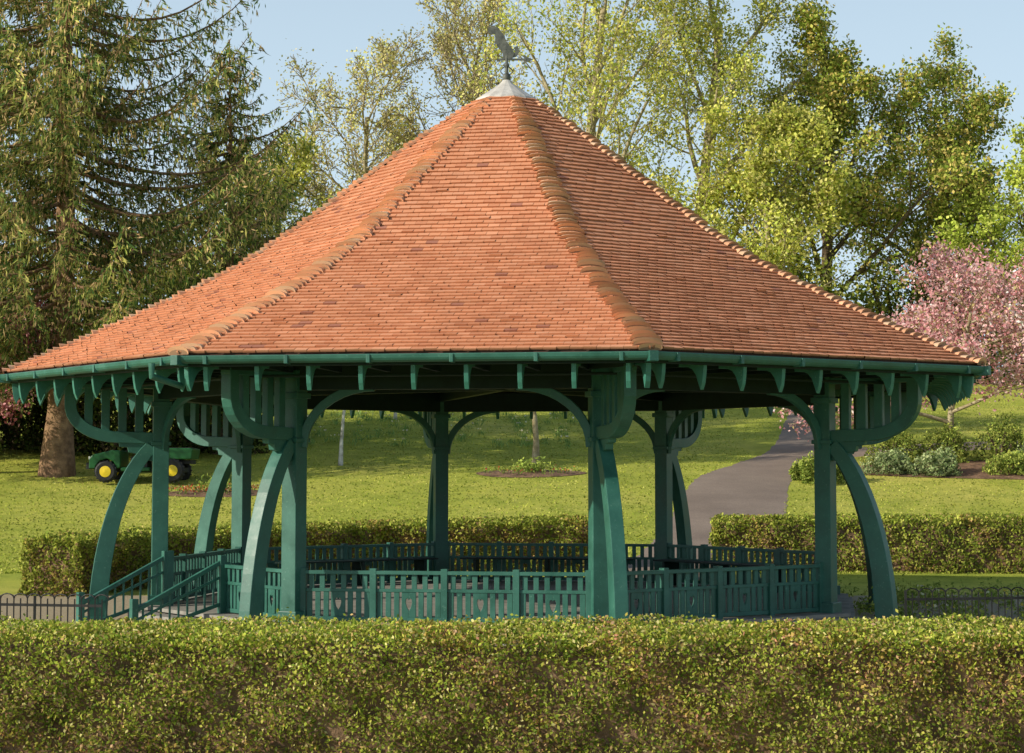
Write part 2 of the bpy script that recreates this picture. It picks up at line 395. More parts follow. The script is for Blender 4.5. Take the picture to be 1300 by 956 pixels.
mb.build('rafter_tails',[greenmat('sunlit_green_paint',1.4)],BS,.005);mb2.build('rafters',[SHADEGREEN],BS)  # tails lightened, rafters darkened: sun and shade put into the paint colour
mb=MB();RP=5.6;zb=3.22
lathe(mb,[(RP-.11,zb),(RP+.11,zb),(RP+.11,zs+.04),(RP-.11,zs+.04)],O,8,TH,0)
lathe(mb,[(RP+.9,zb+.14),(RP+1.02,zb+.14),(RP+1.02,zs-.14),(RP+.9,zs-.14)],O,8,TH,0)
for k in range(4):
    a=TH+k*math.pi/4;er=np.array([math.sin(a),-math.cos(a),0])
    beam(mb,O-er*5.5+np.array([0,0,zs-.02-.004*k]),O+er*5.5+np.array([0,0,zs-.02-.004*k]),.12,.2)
mb.build('ring_beam',[SHADEGREEN],BS,.01)
# columns
for k in range(8):
    mb=MB();a=TH+k*math.pi/4;er=np.array([math.sin(a),-math.cos(a),0]);et=np.array([math.cos(a),math.sin(a),0]);z=np.array([0,0,1.])
    base=O+er*RP
    for (w,z0,z1) in ((.25,-.3,3.5),):
        obox(mb,base+z*(z0+z1)/2,er,et,z,w/2,w/2,(z1-z0)/2)
    obox(mb,base+z*.06,er,et,z,.17,.17,.09);obox(mb,base+z*2.52,er,et,z,.155,.155,.03);obox(mb,base+z*3.14,er,et,z,.16,.16,.04)
    t0=.42;A=[]
    for q in np.linspace(0,1,15):
        th=t0+(math.pi/2-t0)*q
        A.append((.14+.80*(math.sin(th)-math.sin(t0))/(1-math.sin(t0)),-.3+2.78*math.cos(th)/math.cos(t0)))
    A=np.array(A);d=np.gradient(A,axis=0);d/=np.linalg.norm(d,axis=1)[:,None];nn=np.stack([d[:,1],-d[:,0]],1)
    wd=np.linspace(.10,.15,len(A))[:,None]
    strip(mb,A-nn*wd,A+nn*wd,base,er,z,et,.19)
    obox(mb,base+er*.94+z*(-.24),er,et,z,.2,.14,.07)
    A=[(1.40,3.40),(1.40,3.14)]+[(1.40-.72+.72*math.cos(t),3.12-.50*math.sin(t)*1.0) for t in np.linspace(.1,math.pi/2,9)]+[(.30,2.61),(.12,2.60)]
    A=np.array(A);d=np.gradient(A,axis=0);d/=np.linalg.norm(d,axis=1)[:,None];nn=np.stack([-d[:,1],d[:,0]],1)
    strip(mb,A-nn*.09,A+nn*.09,base,er,z,et,.17)
    for r in (.34,.60,.86,1.12):
        zl=3.12-.50*math.sqrt(max(0,1-((max(r,.68)-.68)/.72)**2))
        obox(mb,base+er*r+z*(zl+3.40)/2,er,et,z,.065,.05,(3.40-zl)/2)
    obox(mb,base+er*.78+z*3.43,er,et,z,.72,.085,.045)
    prism(mb,[(.12,2.55),(.66,2.56),(.64,2.47),(.52,2.46),(.50,2.38),(.38,2.36),(.36,2.28),(.12,2.24)],base,er,z,et,.11)
    for sg in (-1,1):
        a2=a+sg*math.pi/4;p2=O+np.array([math.sin(a2),-math.cos(a2),0])*RP
        dd=p2-base;dd/=np.linalg.norm(dd);pn=np.cross(dd,z)
        A=np.array([(.12+1.02*(1-math.cos(t)),2.42+.84*math.sin(t)) for t in np.linspace(0,math.pi/2,11)])
        d=np.gradient(A,axis=0);d/=np.linalg.norm(d,axis=1)[:,None];nn=np.stack([-d[:,1],d[:,0]],1)
        strip(mb,A-nn*.06,A+nn*.06,base,dd,z,pn,.08)
    mb.build('column_%d'%(k+1),[GREEN],BS,.008)
# floor
mb=MB()
lathe(mb,[(.01,-.32),(6.05,-.32),(6.05,-.06),(.01,-.06)],O,8,TH,0)
lathe(mb,[(.01,-.055),(5.98,-.055),(5.98,0),(.01,0)],O,8,TH,0)
mb.build('floor',[CONC],BS,.01)
# balustrade
mb=MB()
def cornerp(k,r=RP):
    a=TH+k*math.pi/4;return O+np.array([math.sin(a)*r,-math.cos(a)*r,0])
z=np.array([0,0,1.])
def fence(p,q):
    d=q-p;L=np.linalg.norm(d);d/=L;n=np.cross(d,z)
    for zc_,h,w in ((.690,.05,.10),(.445,.045,.05),(.05,.06,.05)):
        obox(mb,(p+q)/2+z*zc_,d,n,z,L/2,w/2,h/2)
    m=max(1,round(L/1.0));
    for i in range(m+1):
        obox(mb,p+d*(L*i/m)+z*.36,d,n,z,.045,.055,.385)
    for i in range(m):
        s0=L*i/m+.045;w=L/m-.09;ns_=6
        for j in range(ns_):
            c=p+d*(s0+w*(j+.5)/ns_);obox(mb,c+z*.566,d,n,z,.036,.014,.10)
        hw=.10;cx=s0+w/2
        for sg in (-1,1):
            prism(mb,[(0,.08),(0,.17),(.03,.22),(.045,.28),(.04,.325),(.018,.34),(0,.315),(0,.424),(hw,.424),(hw,.08)],p+d*cx,d*sg,z,n,.03)
            rem=w/2-hw
            for j in range(3):
                c=p+d*(cx+sg*(hw+rem*(j+.5)/3+.012));obox(mb,c+z*.252,d,n,z,rem/6-.022,.0145,.172)
for k in range(8):
    if k==6: continue
    p=cornerp(k);q=cornerp(k+1);e=(q-p)/np.linalg.norm(q-p);fence(p+e*.14,q-e*.14)
p=cornerp(6);q=cornerp(7);e=(q-p)/np.linalg.norm(q-p);L=np.linalg.norm(q-p)
g0=.35;g1=2.25
fence(p+e*g1,q-e*.14)
obox(mb,p+e*g0+z*.40,e,np.cross(e,z),z,.055,.055,.45)
mb.build('balustrade',[GREEN],BS,.004)
mb=MB();n6,t6=face_frame(6)
for i in range(3):
    c=p+e*(g0+g1)/2+n6*(.42+.30*i)
    obox(mb,c+z*(-.30+(.20-.09*i)/2+.02),n6,e,z,.15 if i else .30,(g1-g0)/2-.06,(.20-.09*i)/2+.02)
mb.build('steps',[CONC],BS,.01)
mb=MB()
for gg in (g0,g1):
    s=p+e*gg+n6*.06
    A=s+z*.76;B=s+n6*1.40+z*.08
    beam(mb,A,B,.07,.06);beam(mb,A-z*.62,B-z*.36,.05,.05);beam(mb,A-z*.22,B-z*.14,.04,.035)
    obox(mb,B-z*.12,n6,e,z,.05,.05,.30);obox(mb,A-z*.35,n6,e,z,.05,.05,.44)
    for i in range(1,10):
        f=i/10;c1=A+(B-A)*f;c2=(A-z*.62)+((B-z*.36)-(A-z*.62))*f
        beam(mb,c2,c1,.03,.03,up=(1,0,0))
mb.build('handrails',[GREEN],BS,.004)
mb=MB()
for k in (2,3,4):
    a_=cornerp(k,5.05);b_=cornerp(k+1,5.05);d=(b_-a_)/np.linalg.norm(b_-a_);nn_=np.cross(d,z)
    for i in range(4): beam(mb,a_+d*.3+nn_*(.1*i-.15)+z*.45,b_-d*.3+nn_*(.1*i-.15)+z*.45,.08,.03)
    for f in (.15,.5,.85): obox(mb,a_+(b_-a_)*f+z*.215,d,nn_,z,.03,.18,.215)
mb.build('inner_bench',[SHADEGREEN],BS,.004)
# ------------------------------------------------------------------ iron railing
mb=MB()
def rail(pts,hb=-.3,hh=.76):
    for (x0,d0),(x1,d1) in zip(pts[:-1],pts[1:]):
        a=np.array([x0,Y(d0),hb]);b=np.array([x1,Y(d1),hb]);d=b-a;L=np.linalg.norm(d);d/=L
        for zz_ in (.10,hh-.13): beam(mb,a+z*zz_,b+z*zz_,.012,.035)
        m=max(1,round(L/.095))
        for i in range(m+1):
            c=a+d*(L*i/m);top=hh-.045
            beam(mb,c+z*.02,c+z*top,.015,.015,up=(0,1,0))
            if i<m and i%2==0:
                pp=[c+d*(L/m)*(1-math.cos(t))+z*(top+.06*math.sin(t)) for t in np.linspace(0,math.pi,7)]
                tube(mb,pp,.010,4)
        for i in range(int(L/1.8)+1):
            c=a+d*min(L,1.8*i);beam(mb,c,c+z*(hh-.01),.03,.03,up=(0,1,0))
rail([(-11.5,26.6),(-5.3,25.3)],hh=.78);rail([(-4.2,20.0),(3.5,20.0)],hh=.78);rail([(5.35,26.6),(11,27.6)],hh=.78)
mb.build('iron_railing',[BLACK])
# ------------------------------------------------------------------ hedges
def hedge(name,path,thick,z0,tops,dens,leaf,cols,w,seed):
    rng=np.random.default_rng(seed);mb=MB()
    P=np.array([(x,Y(d)) for x,d in path],float)
    seg=np.linalg.norm(np.diff(P,axis=0),axis=1);cum=np.concatenate([[0],np.cumsum(seg)]);L=cum[-1]
    def cen(s): return np.stack([np.interp(s,cum,P[:,0]),np.interp(s,cum,P[:,1])],1)
    def tan(s):
        e=.3;q=cen(np.clip(s+e,0,L))-cen(np.clip(s-e,0,L));return q/np.linalg.norm(q,axis=1)[:,None]
    def bump_(s,v): return .05*np.sin(s*2.1+v*3+seed)+.04*np.sin(s*5.3-v*7)+.03*np.sin(s*11+v*13)
    k=int(L/.15)+2;s=np.linspace(.12,L-.12,k);c=cen(s);t=tan(s);nrm=np.stack([t[:,1],-t[:,0]],1);tp=np.interp(s,[0,L],tops)
    hw=thick/2-.10;ring=[]
    for (a,b) in ((-1,0),(-1.0,.5),(-.96,.93),(-.6,1),(.6,1),(.96,.93),(1.0,.5),(1,0)):
        off=hw*a*(1+bump_(s,b)*.5);zz_=z0-.05+(tp-.10-z0)*b+(bump_(s,a)*.6 if b==1 else 0)
        ring.append(np.column_stack([c+nrm*off[:,None],zz_]))
    V=np.stack(ring,1).reshape(-1,3);m=8
    F=[(i*m+j,i*m+j+1,(i+1)*m+j+1,(i+1)*m+j) for i in range(k-1) for j in range(m-1)]
    F+=[tuple(range(m))[::-1],tuple((k-1)*m+j for j in range(m))]
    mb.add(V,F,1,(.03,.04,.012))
    hgt_=float(np.mean(tops))-z0
    per=2*hgt_+thick
    n=int(dens*L*per)
    s=rng.random(n)*L;q=rng.random(n)*per
    c=cen(s);t=tan(s);nrm=np.stack([t[:,1],-t[:,0]],1);tp=np.interp(s,[0,L],tops)
    side=np.where(q<hgt_,-1,np.where(q<2*hgt_,1,0))
    v=np.where(side==-1,q/hgt_,np.where(side==1,(q-hgt_)/hgt_,1.0))
    off=np.where(side==0,((q-2*hgt_)/thick*2-1)*thick/2,side*thick/2)
    dep=rng.exponential(.055,n)-.02
    bb=bump_(s,v)
    rnd=np.clip((v-.85)/.15,0,1)*(side!=0)
    off=off+np.where(side!=0,side*(bb-dep-.05*rnd**2),0)
    zz_=z0+(tp-z0)*v+np.where(side==0,bump_(s,off*2)*.6-dep+.0,0)-.03*rnd
    ed=np.clip(np.abs(off)/(thick/2)-.8,0,1)*(side==0);zz_-=ed*.25
    st=rng.random(n)<.03;zz_=np.where(st&(side==0),zz_+rng.uniform(0,.07,n),zz_)
    P3=np.column_stack([c+nrm*off[:,None],zz_])
    for (e,sg) in ((0,-1),(L,1)):
        ne=int(dens*thick*hgt_);c0=cen(np.full(ne,float(e)));t0=tan(np.full(ne,float(e)));n0=np.stack([t0[:,1],-t0[:,0]],1)
        o=rng.uniform(-.5,.5,ne)*thick*.97;vv=rng.random(ne);tt=tops[0] if e==0 else tops[1]
        P3=np.vstack([P3,np.column_stack([c0+n0*o[:,None]+t0*(sg*(bump_(o*2,vv)-rng.exponential(.04,ne)))[:,None],z0+(tt-z0)*vv])])
        s=np.concatenate([s,np.full(ne,float(e))+o]);v=np.concatenate([v,vv])
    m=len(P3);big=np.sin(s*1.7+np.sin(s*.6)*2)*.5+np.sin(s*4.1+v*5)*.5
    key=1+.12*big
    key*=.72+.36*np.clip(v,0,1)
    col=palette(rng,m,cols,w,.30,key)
    br_=(np.sin(s*2.3+v*4+np.sin(s*.9)*3)+rng.normal(0,.5,m))>1.0
    col[br_]=col[br_]*np.array([1.12,.80,1.15])
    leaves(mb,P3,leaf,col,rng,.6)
    return mb.build(name,[LEAF,SOIL])
HC=[(.38,.44,.065),(.54,.52,.11),(.18,.26,.04),(.54,.37,.16),(.68,.62,.26)]
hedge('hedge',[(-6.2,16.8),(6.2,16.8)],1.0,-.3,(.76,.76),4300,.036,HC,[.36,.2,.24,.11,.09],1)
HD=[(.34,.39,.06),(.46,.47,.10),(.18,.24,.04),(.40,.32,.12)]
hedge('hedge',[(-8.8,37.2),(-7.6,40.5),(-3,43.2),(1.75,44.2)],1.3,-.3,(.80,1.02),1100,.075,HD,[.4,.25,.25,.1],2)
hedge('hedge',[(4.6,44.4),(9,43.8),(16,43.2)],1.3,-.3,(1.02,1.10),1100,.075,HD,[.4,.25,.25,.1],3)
# ------------------------------------------------------------------ trees
def grow(rng,levels,nch,base,tilt,trunkL=1.0,ratio=(.55,.55,.55,.6),wob=.12,up=.05,mul=0):
    br=[]
    def go(p,d,L,r,l,key):
        n=6 if l==0 else 5;pts=[p];dd=d.copy()
        for i in range(n):
            dd=dd+rng.normal(0,wob*(.35 if l==0 else 1),3)+np.array([0,0,up if l else .02]);dd/=np.linalg.norm(dd);p=p+dd*L/n;pts.append(p)
        pts=np.array(pts);r1=r*(.45 if l==0 else .35);br.append((pts,r,r1,l,key))
        if l<levels:
            m=nch[l];az=rng.random()*6.28
            for j in range(m):
                f=base[l]+(1-base[l])*(j+rng.uniform(.2,.9))/m;f=min(f,.99)
                i=min(int(f*n),n-1);q=pts[i]+(pts[i+1]-pts[i])*(f*n-i);t=pts[i+1]-pts[i];t/=np.linalg.norm(t)
                az+=2.4+rng.normal(0,.3);ref=np.array([0,0,1.]) if abs(t[2])<.9 else np.array([1.,0,0])
                u=np.cross(t,ref);u/=np.linalg.norm(u);w=np.cross(t,u)
                ti=math.radians(rng.uniform(*tilt[l]))*(1-.35*f if l==0 else 1)
                nd=t*math.cos(ti)+(u*math.cos(az)+w*math.sin(az))*math.sin(ti)
                ll=L*ratio[l]*(1.1-.55*f)*rng.uniform(.75,1.2)
                go(q,nd,ll,max(.25*r,(r+(r1-r)*f)*rng.uniform(.45,.65)),l+1,key*rng.uniform(.88,1.14))
    go(np.zeros(3),np.array([rng.normal(0,.03),rng.normal(0,.03),1.]),trunkL,1.0,0,1.0)
    return br
def tree(name,x,d,Ht,W,tr,nleaf,leaf,cols,w=None,seed=0,bark=None,base=.28,nch=(11,6,5,4),tilt=((35,62),(28,60),(25,60),(20,60)),sig=.3,up=.05,minr=.012,ratio=(.5,.55,.55,.6),var=.25,nz=True):
    rng=np.random.default_rng(seed);L=len(nch)
    br=grow(rng,L,nch,(base,.25,.2,.1),tilt,ratio=ratio,up=up)
    A=np.concatenate([b[0] for b in br]);hz=np.percentile(A[:,2],99.7);wx=np.percentile(np.abs(A[:,0]-np.median(A[:,0])),98)*2;wy=np.percentile(np.abs(A[:,1]-np.median(A[:,1])),98)*2
    S=np.array([W/wx,W/wy,Ht/hz]);o=np.array([x,Y(d),H(x,d)-.1])
    mb=MB();tw=[];tk=[]
    for pts,r0,r1,l,key in br:
        P=pts*S+o;k=len(P);r=np.linspace(r0,r1,k)*tr
        if l==0: r[0]*=1.5;r[1]*=1.05
        r=np.maximum(r,minr);tube(mb,P,r,8 if l<2 else (5 if l==2 else 3),1)
        if l>=L-1:
            tw.append(P[1:]);tk.append(np.full(k-1,key))
    tw=np.concatenate(tw);tk=np.concatenate(tk)
    i=rng.integers(0,len(tw),nleaf);P=tw[i]+rng.normal(0,sig,(nleaf,3))
    cl=.5+.5*np.sin(P[:,0]*1.3+seed)*np.sin(P[:,2]*1.1+seed*2)*np.sin(P[:,1]*.9)
    col=palette(rng,nleaf,cols,w,var,np.clip(tk[i],.6,1.4)*(.85+.3*cl))
    leaves(mb,P,leaf,col,rng,.65)
    return mb.build(name,[LEAF,bark or BARK])
YG=[(.66,.63,.14),(.54,.56,.11),(.74,.68,.24),(.36,.43,.08)]
MG=[(.32,.38,.07),(.50,.48,.11),(.19,.26,.04),(.60,.47,.15)]
BG=[(.50,.58,.10),(.60,.64,.15),(.34,.43,.06)]
OL=[(.58,.52,.2),(.66,.55,.25),(.48,.49,.15),(.62,.58,.2)]
tree('deciduous_tree',-7.2,106,20.0,13,.26,14000,.17,OL,seed=21,bark=BARKL,base=.22,sig=.3,minr=.022,nch=(12,7,6,5))
tree('deciduous_tree',-.6,108,23,11,.28,11000,.17,OL,seed=22,bark=BARKL,base=.25,sig=.28,minr=.022,nch=(12,7,6,5))
tree('deciduous_tree',-12,104,13.5,9,.22,16000,.2,YG,seed=23,bark=BARKL,base=.15)
tree('deciduous_tree',3.9,100,25,10.5,.36,18000,.19,YG,seed=24,bark=BARKL,base=.22,up=.10)
tree('deciduous_tree',9.4,101,25,11,.40,21000,.19,YG,seed=25,bark=BARKL,base=.22,up=.10)
tree('deciduous_tree',16.8,103,20.0,13.5,.40,33000,.21,MG,seed=26,base=.18)
tree('deciduous_tree',23.0,106,19,11,.34,27000,.21,MG,seed=27,base=.2)
tree('deciduous_tree',27.8,97,14.0,12,.30,30000,.21,BG,seed=28,base=.12)
tree('deciduous_tree',12.9,96,13.8,9,.26,22000,.2,YG,seed=29,bark=BARKL,base=.15)
tree('deciduous_tree',35,104,17,12,.32,16000,.24,BG,seed=30,base=.15)
PK=[(.72,.38,.39),(.82,.56,.54),(.62,.27,.29),(.46,.38,.17)]
tree('cherry_tree',14.2,63.2,6.9,9.6,.13,27000,.12,PK,[.38,.30,.18,.14],seed=31,bark=BARKL,base=.24,nch=(13,6,5,4),sig=.22,tilt=((55,90),(30,60),(25,60),(20,60)),ratio=(.6,.55,.5,.5),up=.01)
tree('cherry_tree',.75,62.6,6.2,4.2,.10,6000,.11,PK,[.3,.2,.15,.35],seed=32,bark=BARKL,base=.38,nch=(8,5,4,3),sig=.14,tilt=((45,75),(30,60),(25,60),(20,60)))
tree('birch_tree',-5.55,63,7.0,3.4,.06,4500,.10,YG,seed=33,bark=BIRCH,base=.4,nch=(9,5,4,3),sig=.14)
tree('cherry_tree',-17.2,60.5,5.6,6.5,.2,14000,.13,[(.60,.2,.26),(.7,.36,.38),(.3,.10,.11)],seed=34,base=.22,nch=(9,6,5,4),sig=.16)
tree('birch_tree',-4.5,75,6.5,3,.05,2500,.10,YG,seed=35,bark=BIRCH,base=.4,nch=(8,5,4,3),sig=.14)
# conifers
def conifer(name,x,d,Ht,Rw,tr,seed,nb=150,dens=1.0,z0=2.6,cols=None,leaf=.24):
    rng=np.random.default_rng(seed);mb=MB();o=np.array([x,Y(d),H(x,d)-.1])
    zt=np.linspace(0,Ht,14);tube(mb,np.column_stack([o[0]+.15*np.sin(zt*.2),o[1]+0*zt,o[2]+zt]),np.maximum(.03,tr*(1-zt/Ht*.95))*np.where(zt<.5,1.45,1),10,1)
    cols=cols or [(.14,.20,.055),(.28,.31,.08),(.46,.42,.13),(.50,.35,.18),(.07,.12,.035)]
    P=[];K=[];D=[]
    az=0
    for i in range(nb):
        f=(i+rng.random())/nb;zb=z0+(Ht-z0-.3)*f;az+=2.4+rng.normal(0,.4)
        L=Rw*((1-f)**.7)*rng.uniform(.5,1.2)*(.75+.35*min(1,f*5))+.3
        k=10;t=np.linspace(0,1,k);e=np.array([math.cos(az),math.sin(az)])
        rise=rng.uniform(-.05,.25)*L;sag=rng.uniform(.10,.24)*L
        zz_=zb+rise*t-sag*np.sin(t*math.pi*.75)+.30*L*t**3*(.6+.6*rng.random())
        side=rng.normal(0,.10)*L*t**2
        q=np.column_stack([o[0]+e[0]*L*t-e[1]*side,o[1]+e[1]*L*t+e[0]*side,o[2]+zz_])
        tube(mb,q,np.linspace(.03+.009*L,.010,k),5,1)
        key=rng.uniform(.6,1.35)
        ns_=int(L*8*dens)+4
        for j in range(ns_):
            ft=.10+.90*(j+rng.random())/ns_;sgn=1 if j%2 else -1
            ii=min(int(ft*(k-1)),k-2);b=q[ii]+(q[ii+1]-q[ii])*(ft*(k-1)-ii)
            ll=(.17*L)*(1.15-.75*ft)*rng.uniform(.5,1.4)+.15
            perp=np.array([-e[1]*sgn,e[0]*sgn,0]);dr=perp*.7+np.array([e[0],e[1],0])*.7+np.array([0,0,-.15-rng.random()*.6]);dr/=np.linalg.norm(dr)
            m=int(5+ll*16*dens);u=rng.random(m)
            pp=b+dr*(u*ll)[:,None]+np.array([0,0,-1])*(.35*ll*u**2)[:,None]+rng.normal(0,.03,(m,3))
            hang=rng.random(m)<.4;pp[:,2]-=np.where(hang,rng.exponential(.15,m),0)
            dd=np.tile(dr,(m,1));dd[hang]=np.array([0,0,-1.])
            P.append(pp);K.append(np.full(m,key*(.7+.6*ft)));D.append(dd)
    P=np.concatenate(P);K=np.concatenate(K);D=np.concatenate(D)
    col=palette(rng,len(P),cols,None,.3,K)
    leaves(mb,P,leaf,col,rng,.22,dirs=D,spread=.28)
    print(name,len(P))
    return mb.build(name,[LEAF,BARKR])
conifer('conifer_tree',-14.2,60.8,27,7.2,.42,41,nb=205,z0=3.6)
conifer('conifer_tree',-10.2,69,14.5,5.0,.25,42,nb=115,z0=1.6)
conifer('conifer_tree',-19.5,66,22,5.5,.35,43,nb=110,z0=3,leaf=.30)
# ------------------------------------------------------------------ shrubs and masses
def shrub(name,blobs,n,leaf,cols,seed,w=None,core=True,flowers=None):
    rng=np.random.default_rng(seed);mb=MB()
    vol=np.array([b[3]*b[5] for b in blobs]);vol/=vol.sum()
    for b,f in zip(blobs,vol):
        x,d,zc_,rx,ry,rz_=b;m=int(n*f);g=H(x,d) if zc_ is None else zc_
        th=rng.random(m)*6.283;cz=rng.uniform(-.25,1,m);sr=np.sqrt(1-np.clip(cz,-1,1)**2)
        rad=1+.14*np.sin(th*5+cz*4+seed)+.10*np.sin(th*9-cz*7)-rng.exponential(.12,m)+rng.normal(0,.04,m)
        P=np.column_stack([x+rx*rad*sr*np.cos(th),Y(d)+ry*rad*sr*np.sin(th),g+rz_*.15+rz_*.85*np.maximum(rad*cz,-.15)])
        key=.8+.3*np.sin(th*5+cz*4+seed)+.15*cz
        leaves(mb,P,leaf,palette(rng,m,cols,w,.3,np.clip(key,.4,1.3)),rng,.6)
        for j in range(5):
            a=rng.random()*6.28;tube(mb,[(x,Y(d),g-.1),(x+rx*.3*math.cos(a),Y(d)+ry*.3*math.sin(a),g+rz_*.4),(x+rx*.6*math.cos(a),Y(d)+ry*.6*math.sin(a),g+rz_*.7)],[.04*rz_,.025*rz_,.01*rz_],5,1)
    if flowers:
        m,fc,fs=flowers
        for b,f in zip(blobs,vol):
            x,d,zc_,rx,ry,rz_=b;k=int(m*f);g=H(x,d);th=rng.random(k)*6.283;cz=rng.uniform(0,1,k);sr=np.sqrt(1-cz**2)
            P=np.column_stack([x+rx*1.03*sr*np.cos(th),Y(d)+ry*1.03*sr*np.sin(th),g+rz_*.15+rz_*.9*cz]);leaves(mb,P,fs,palette(rng,k,fc,None,.2),rng,.9)
    return mb.build(name,[LEAF,BARK])
DG=[(.06,.09,.022),(.04,.06,.016),(.12,.15,.03),(.10,.08,.04)]
rs=random.Random(5)
shrub('shrubbery',[(-24+i*1.75,65+rs.uniform(-.8,1.5)+max(0,i-6)*.8,None,1.6,1.3,rs.uniform(2.2,3.6)) for i in range(9)],40000,.16,DG,51)
shrub('woodland',[(-60+i*4.2,114+rs.uniform(-4,6),None,4.0,3.5,rs.uniform(6,10)) for i in range(32)],60000,.42,[(.30,.35,.08),(.44,.44,.11),(.19,.25,.055),(.5,.45,.15)],52)
shrub('woodland',[(14+i*3.2,101+rs.uniform(-2,2),None,2.6,2.0,rs.uniform(4,8)) for i in range(10)],36000,.24,[(.14,.20,.045),(.26,.30,.06),(.38,.38,.09)],57)
mb=MB()
def bedshape(mb,cx,cd,rx,rd,mat=0,h=.06):
    ns=40;V=[(cx,Y(cd),H(cx,cd)+h+.03)]
    for ring,f in ((1,.6),(2,1.0)):
        for i in range(ns):
            a=2*math.pi*i/ns;q=f*(1+.06*math.sin(a*3+cx));x=cx+rx*q*math.cos(a);d=cd+rd*q*math.sin(a);V.append((x,Y(d),H(x,d)+(h if ring==1 else .015)))
    F=[(0,1+i,1+(i+1)%ns) for i in range(ns)]+[(1+i,1+ns+i,1+ns+(i+1)%ns,1+(i+1)%ns) for i in range(ns)]
    mb.add(V,F,mat,smooth=True)
bedshape(mb,17.5,61.3,7.3,2.2);mb.build('planting_bed',[SOIL])
G1=[(.32,.40,.08),(.46,.50,.11),(.18,.25,.05)];G2=[(.32,.40,.18),(.45,.50,.25),(.2,.28,.11)]
for i,(x,d,r,h,c) in enumerate([(11.7,60.6,.75,.65,G2),(13.1,60.2,.7,.7,G2),(12.3,62.6,.9,1.0,G1),(13.9,62.8,.8,1.1,G1),(15.4,60.3,.8,.6,G1),(16.6,61.6,.8,.7,G2),(15.8,63,.9,1.3,G1),(17.9,60.5,.8,.75,G1),(17.8,63,.9,1.2,G1),(19.4,61.5,1,.9,G1),(20.8,62,1.1,1.2,G1),(9.3,58.6,.62,.85,G1),(8.9,59.3,.4,.6,G1)]):
    shrub('shrub',[(x,d,None,r,r*.8,h),(x+.3,d+.2,None,r*.6,r*.6,h*1.1)],3200,.09,c,60+i,flowers=(60,[(.7,.68,.55)],.05) if i in(5,9) else None)
def flowerbed(cx,cd,rx,rd,seed,nf=220):
    rng=np.random.default_rng(seed);mb=MB();bedshape(mb,cx,cd,rx,rd,1)
    n=1000;a=rng.random(n)*6.28;q=np.sqrt(rng.random(n))*.92;x=cx+rx*q*np.cos(a);d=cd+rd*q*np.sin(a)
    g=np.sin(x*7)*np.sin(d*9)>.1;x=x[g];d=d[g]
    P=np.column_stack([x,d-32,hgt(x,d)+.07+rng.uniform(0,.13,len(x))]);leaves(mb,P,.08,palette(rng,len(x),[(.18,.26,.06),(.28,.36,.08)]),rng,.5)
    m=nf;a=rng.random(m)*6.28;q=np.sqrt(rng.random(m))*.9;x=cx+rx*q*np.cos(a);d=cd+rd*q*np.sin(a)
    P=np.column_stack([x,d-32,hgt(x,d)+.15+rng.uniform(0,.07,m)]);leaves(mb,P,.06,palette(rng,m,[(.5,.10,.05),(.5,.22,.08),(.42,.06,.05),(.6,.5,.3)]),rng,.9)
    k=500;P=np.column_stack([cx+rng.normal(0,.25,k),Y(cd)+rng.normal(0,.2,k),H(cx,cd)+.1+np.abs(rng.normal(0,.16,k))]);leaves(mb,P,.12,palette(rng,k,[(.3,.4,.08),(.4,.48,.1)]),rng,.4)
    mb.build('flower_bed',[LEAF,SOIL])
flowerbed(.55,60.2,1.7,.95,71,90);flowerbed(-8.7,57.2,1.55,.9,72,400)
rng=np.random.default_rng(80);mb=MB()
for i in range(260):
    x=rng.uniform(-10,3);d=rng.uniform(67,86);g=H(x,d);k=14
    b=np.column_stack([x+rng.normal(0,.09,k),Y(d)+rng.normal(0,.09,k),np.full(k,g)+.12])
    leaves(mb,b,.26,palette(rng,k,[(.2,.32,.09),(.3,.4,.12)]),rng,.12,droop=2.0)
    if rng.random()<.6:
        k=4;b=np.column_stack([x+rng.normal(0,.1,k),Y(d)+rng.normal(0,.1,k),np.full(k,g)+.27]);leaves(mb,b,.07,palette(rng,k,[(.75,.68,.35),(.8,.75,.6)]),rng,.9)
mb.build('daffodils',[LEAF])
rng=np.random.default_rng(81);mb=MB()
for i in range(150):
    x=rng.uniform(5.8,10.8);d=rng.uniform(28.5,37.5)
    k=int(rng.uniform(30,80));r=rng.uniform(.1,.24)
    b=np.column_stack([x+rng.normal(0,r*.6,k),Y(d)+rng.normal(0,r*.6,k),-.27+np.abs(rng.normal(0,r*.7,k))])
    leaves(mb,b,.07,palette(rng,k,[(.3,.38,.08),(.42,.45,.1),(.2,.27,.05)],None,.3),rng,.5)
    if rng.random()<.3:
        k=7;b=np.column_stack([x+rng.normal(0,r*.5,k),Y(d)+rng.normal(0,r*.5,k),np.full(k,-.27+r)]);leaves(mb,b,.05,palette(rng,k,[(.75,.6,.1),(.8,.75,.5)]),rng,.9)
mb.build('bedding_plants',[LEAF])
